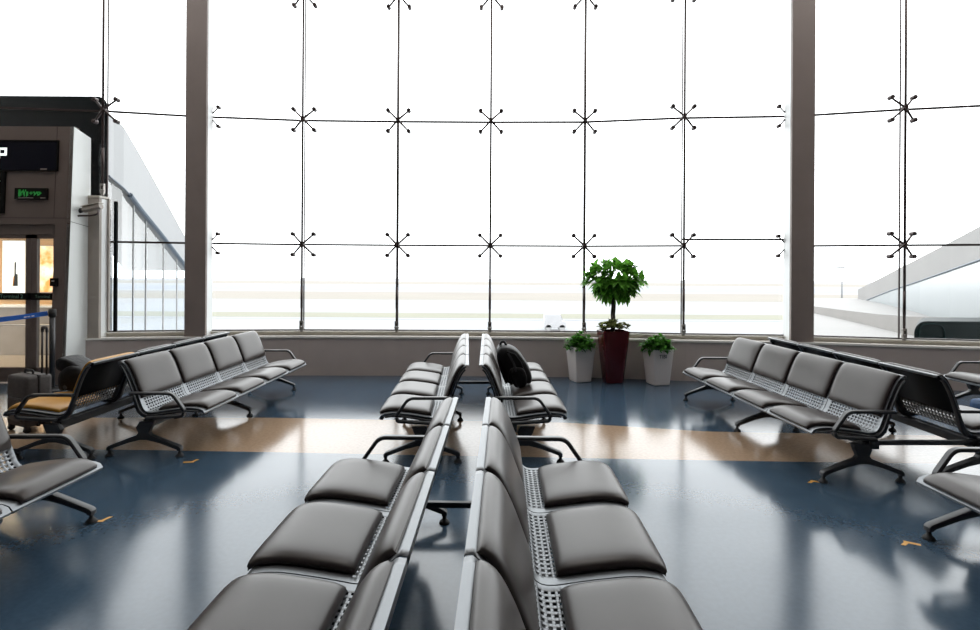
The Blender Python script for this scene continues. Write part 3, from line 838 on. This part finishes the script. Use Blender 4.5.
# queue barrier post with blue belt
qb = thing('queue_barrier', 'black belt barrier post with a blue webbing belt, before the gate door', 'barrier', (-5.86, 7.02, 0))
b = bmesh.new(); lathe(b, [(.17, 0), (.17, .012), (.12, .03), (.035, .04)], 28); obj('base', b, 'black', qb, smooth=True)
obj('post', cy((0, 0, .03), (0, 0, 1.06), .032, n=20), 'black', qb, smooth=True)
obj('belt_cassette', cy((0, 0, .985), (0, 0, 1.085), .043, n=20), 'rubber', qb, smooth=True)
e0, e1 = Vector((-.045, -.02, 1.03)), Vector((-.95, -1.05, .985))
b = bmesh.new(); sweep(b, [e0.lerp(e1, t)-Vector((0, 0, .05*math.sin(PI*t))) for t in [i/8 for i in range(9)]], .004, .062); be = obj('belt', b, 'blue_belt', qb)
b = bmesh.new(); dr = (e1-e0).normalized(); nv = Vector((dr.y, -dr.x, 0)).normalized()*.0055
if nv.y > 0: nv = -nv
for t0 in (.10, .13, .155, .40, .43, .455):
    q = [e0.lerp(e1, t0+k*.02)-Vector((0, 0, .05*math.sin(PI*(t0+k*.02))+(.006)))+nv for k in (0, 1)]
    sweep(b, q, .001, .013)
obj('belt_print', b, 'belt_print', be)

# navy bag under the far right bench
nb = thing('travel_bag', 'navy blue bag on the floor by the right photo edge, under the far right bench', 'bag', (5.52, 5.60, 0), .2)
b = bmesh.new(); box(b, -.28, .28, -.17, .17, 0, .27, bev=.06); obj('body', b, 'blue_bag', nb, smooth=True)
obj('handle', sw(rnd([(-.12, 0, .26), (-.10, 0, .33), (.10, 0, .33), (.12, 0, .26)], .05), .03, .01, up=Vector((0, 1, 0))), 'bag_trim', nb)
obj('zipper', bx(-.22, .22, -.008, .008, .268, .275), 'bag_trim', nb)

# ------------------------------------------------------------------ outside
tag(obj('ground_apron', bx(-700, 900, 9, 1500, -4.7, -4.5), 'apron'), 'airfield apron with haze painted into its pale colour', 'ground', kind='structure')  # no haze volume; the pale ground colours stand in for it
def strip(name, y0, y1, m, lab, x0=-700, x1=900):
    tag(obj(name, bx(x0, x1, y0, y1, -4.5, -4.48), m), lab, 'ground', kind='structure')
strip('ground_verge', 136, 205, 'grass_far', 'far dry grass verge')
strip('ground_taxiway', 225, 330, 'taxi', 'far taxiway strip')
strip('ground_lawn', 77, 87, 'grass_near', 'thin olive grass strip')
strip('ground_track', 73.5, 75, 'taxi', 'thin grey service track')
strip('ground_runway', 400, 620, 'grass_far', 'distant grass field')

jb = thing('boarding_bridge', 'dark boarding bridge head rising behind the gate portal, outside the glass', 'boarding bridge', (0, 0, 0))
def rp(x0, x1, z0, z1, r):           # outline with rounded top right corner
    return [(x0, z0), (x1, z0)]+[(x1-r+r*math.cos(a), z1-r+r*math.sin(a)) for a in [PI/2*k/6 for k in range(7)]]+[(x0, z1)]
hb = prism(bmesh.new(), rp(-12, -6.17, 2.75, 4.40, .16), 'y', 8.42, 9.2)
for v_ in hb.verts: v_.co.x -= (v_.co.y-8.42)*.70; v_.co.z -= 0
obj('hull', hb, 'navy', jb)
obj('roof_band', prism(bmesh.new(), rp(-12, -6.165, 4.17, 4.41, .15), 'y', 8.40, 8.42), 'hull_band', jb)
# sloping glazed tunnel leading away
tn = thing('sloping_tunnel', 'pale glazed walkway sloping down outside, between gate and left column', 'walkway', (0, 0, 0))
top = [(108, 114.5, 9.25), (113, 117.5, 9.5), (123, 127, 9.9), (135, 147, 10.6), (148.6, 171, 11.4), (166, 202, 12.4), (183, 233, 13.4), (203, 268, 14.6)]
rail = [(108, 176, 9.25), (126, 191, 10.05), (140, 210, 10.9), (160, 234, 12.05), (180, 260, 13.2), (203, 290, 14.6)]
def interp(L_, u, k):
    for a, b in zip(L_, L_[1:]):
        if u <= b[0]: t = (u-a[0])/(b[0]-a[0]); return a[k]+(b[k]-a[k])*t
    return L_[-1][k]
us = [108, 113, 118, 123, 129, 135, 142, 148.6, 157, 166, 175, 183, 193, 203]
def wall_between(fz0, fz1, dx0, dx1):
    bm = bmesh.new(); rows = []
    for u in us:
        y = interp(top, u, 2); x = at(u, 277, y).x; z1 = fz1(u, y); z0 = fz0(u, y)
        rows.append([bm.verts.new(q) for q in ((x+dx0, y, z0), (x+dx1, y, z0), (x+dx1, y, z1), (x+dx0, y, z1))])
    for A, B in zip(rows, rows[1:]):
        for j in range(4): bm.faces.new((A[j], A[(j+1) % 4], B[(j+1) % 4], B[j]))
    bm.faces.new(rows[0][::-1]); bm.faces.new(rows[-1]); return bm
ztop = lambda u, y: at(u, interp(top, u, 1), y).z
zrail = lambda u, y: at(u, interp(rail, u, 1), y).z
obj('upper_cladding', wall_between(zrail, ztop, -.06, 0), 'tunnel', tn)
obj('roof', wall_between(lambda u, y: ztop(u, y)-.08, lambda u, y: ztop(u, y)-.01, -2.2, -.05), 'tunnel', tn)
obj('side_glazing', wall_between(lambda u, y: -1.2, lambda u, y: zrail(u, y), -.05, -.03), 'tunnel_glass', tn)
b = bmesh.new()
def railpt(u): y = interp(top, u, 2); q = at(u, interp(rail, u, 1), y); return q+Vector((.02, 0, 0))
sweep(b, [railpt(u) for u in us if u >= 126], .05); sweep(b, [railpt(u) for u in us if u <= 129], .015); obj('handrail', b, 'tunnel_rail', tn)
b = bmesh.new()
for u in (134.5, 147, 164.5, 178):
    y = interp(top, u, 2); x = at(u, 277, y).x; box(b, x-.04, x-.015, y-.012, y+.012, -1.2, zrail(u, y))
obj('glazing_bar', b, 'tunnel', tn)

# raised road with ramp on the right
tag(obj('ground_road_deck', prism(bmesh.new(), [(4.95, 8.35), (27, 46), (70, 46), (70, 8.0), (9.5, 7.2), (7.6, 7.6)], 'z', -.5, -.12), 'road'), 'pale raised road deck outside on the right', 'road', kind='structure')
rm = thing('road_ramp', 'pale concrete ramp climbing to the right outside, above a blue tinted screen', 'ramp', (0, 0, 0))
RU = [(858, 289.5, 300, 45), (866, 285.5, 300.5, 42), (890, 273, 291, 34), (920, 257.5, 281, 26), (950, 242, 270.5, 20), (980, 226, 260, 15), (1040, 195, 240, 10)]
def ribbon(f0, f1, th):
    bm = bmesh.new(); rows = []
    for r in RU:
        y = r[3]; p = at(r[0], 277, y); z1 = f1(r); z0 = f0(r)
        rows.append([bm.verts.new(q) for q in ((p.x, y, z0), (p.x+th, y+th*.6, z0), (p.x+th, y+th*.6, z1), (p.x, y, z1))])
    for A, B in zip(rows, rows[1:]):
        for j in range(4): bm.faces.new((A[j], A[(j+1) % 4], B[(j+1) % 4], B[j]))
    bm.faces.new(rows[0][::-1]); bm.faces.new(rows[-1]); return bm
obj('parapet', ribbon(lambda r: at(r[0], r[2], r[3]).z, lambda r: at(r[0], r[1], r[3]).z, .35), 'concrete', rm)
obj('screen', ribbon(lambda r: -.12, lambda r: at(r[0], r[2], r[3]).z-.02, .12), 'ramp_glass', rm)
obj('edge_rail', sw([at(r[0], r[2], r[3])-Vector((.04, .02, 0)) for r in RU], .035), 'tunnel_rail', rm)
kb = bmesh.new(); KP = [(812, 306, 26), (850, 311, 21), (880, 314.5, 18), (905, 316.5, 16), (940, 317.5, 14.5), (990, 318.5, 13.5), (1060, 319, 13)]
rows = []
for u, v, y in KP:
    p = at(u, v, y); rows.append([kb.verts.new(q) for q in ((p.x, y, -.12), (p.x+.05, y+.22, -.12), (p.x+.05, y+.22, p.z), (p.x, y, p.z))])
for A, B in zip(rows, rows[1:]):
    for j in range(4): kb.faces.new((A[j], A[(j+1) % 4], B[(j+1) % 4], B[j]))
kb.faces.new(rows[0][::-1]); kb.faces.new(rows[-1])
tag(obj('road_kerb', kb, 'kerb'), 'low curved kerb wall on the raised road', 'kerb')
g = thing('covered_equipment', 'dark green rounded box outside, cut by the right photo edge', 'box', (0, 0, 0))
x0, x1, zt = at(914, 330, 8.6).x, 10.2, at(950, 321.3, 8.6).z
out = lambda a, c, z0, z1, r: [(a, z0), (c, z0), (c, z1)]+[(a+r-r*math.sin(k), z1-r+r*math.cos(k)) for k in [PI/2*j/8 for j in range(9)]]
gb = prism(bmesh.new(), out(x0, x1, -.12, zt, .20), 'y', 8.6, 9.5, bev=.02)
for v_ in gb.verts: v_.co.x += (v_.co.y-8.6)*.85
obj('body', gb, 'green_box', g)
obj('front_panel', sw(rnd([(x0+.08, 8.595, .3), (x0+.08, 8.595, zt-.04), (x0+.50, 8.595, zt-.05), (x0+.50, 8.595, .3)], .16, 6), .009), 'green_seam', g)
lp = thing('lamp_post', 'thin pale lamp post outside beyond the raised road', 'lamp post', (at(842, 277, 100).x, 100, -4.5))
zt = at(842, 268, 100).z+4.5
obj('pole', cy((0, 0, 0), (0, 0, zt), .14, .09, n=10), 'pole', lp, smooth=True)
obj('lamp_head', bx(-.9, .5, -.2, .2, zt-.05, zt+.2), 'pole', lp)
vh = thing('service_vehicle', 'small white airport vehicle on the haze-paled apron, left of the planters', 'vehicle', (at(555, 277, 60).x, 60, -4.5))
obj('body', prism(bmesh.new(), [(-1.25, .35), (1.2, .35), (1.2, 1.0), (.75, 1.15), (.55, 1.85), (-1.2, 1.9), (-1.25, 1.2)], 'y', -.8, .8, bev=.05), 'vehicle', vh)
obj('windscreen', prism(bmesh.new(), [(.72, 1.2), (.80, 1.2), (.62, 1.78), (.54, 1.78)], 'y', -.7, .7), 'taxi', vh)
for x in (-.8, .75):
    for y in (-.8, .62): obj('wheel', cy((x, y, .34), (x, y+.18, .34), .34), 'tyre', vh)

# ------------------------------------------------------------------ light
wd = bpy.data.worlds.new('overcast sky'); sc.world = wd; wd.use_nodes = True
nt = wd.node_tree; bg = nt.nodes['Background']
bg.inputs['Color'].default_value = (.975, .99, 1.0, 1); bg.inputs['Strength'].default_value = 4.0
def area(name, loc, sx, sy, power, col, rot=(0, 0, 0)):
    l = bpy.data.lights.new(name, 'AREA'); l.shape = 'RECTANGLE'; l.size = sx; l.size_y = sy; l.energy = power; l.color = col
    o = bpy.data.objects.new(name, l); C.objects.link(o); o.location = loc; o.rotation_euler = rot; return o
area('unseen_fill_light', (-6, 5.0, 7.9), 2.5, 4, 150, (1, .95, .90)); area('unseen_fill_light', (0, 5.2, 7.9), 2.5, 4, 120, (1, .95, .90)); area('unseen_fill_light', (6, 5.0, 7.9), 2.5, 4, 150, (1, .95, .90))  # unseen lamps added as fill to brighten the hall
area('passage_light', (-9.2, 9.6, 2.58), 2, 1, 45, (1, .72, .42)); area('passage_light', (-7.3, 8.5, 2.58), 1, .6, 12, (1, .75, .5))

# ------------------------------------------------------------------ camera
cam = bpy.data.cameras.new('camera'); co = bpy.data.objects.new('camera', cam); C.objects.link(co)
co.location = (0, 0, H); co.rotation_euler = (PI/2, -TH, 0)
cam.sensor_width = 36; cam.lens = F/980*36; cam.shift_y = -(315-277)/980; cam.clip_start = .02; cam.clip_end = 3000
sc.camera = co
vs = sc.view_settings; sc.display_settings.display_device = 'sRGB'
vs.view_transform = 'Standard'; vs.look = 'None'; vs.exposure = 0; vs.gamma = 1; vs.use_curve_mapping = False
sc.cycles.use_denoising = True; sc.cycles.use_adaptive_sampling = False
sc.cycles.max_bounces = 12; sc.cycles.transparent_max_bounces = 24; sc.cycles.diffuse_bounces = 5
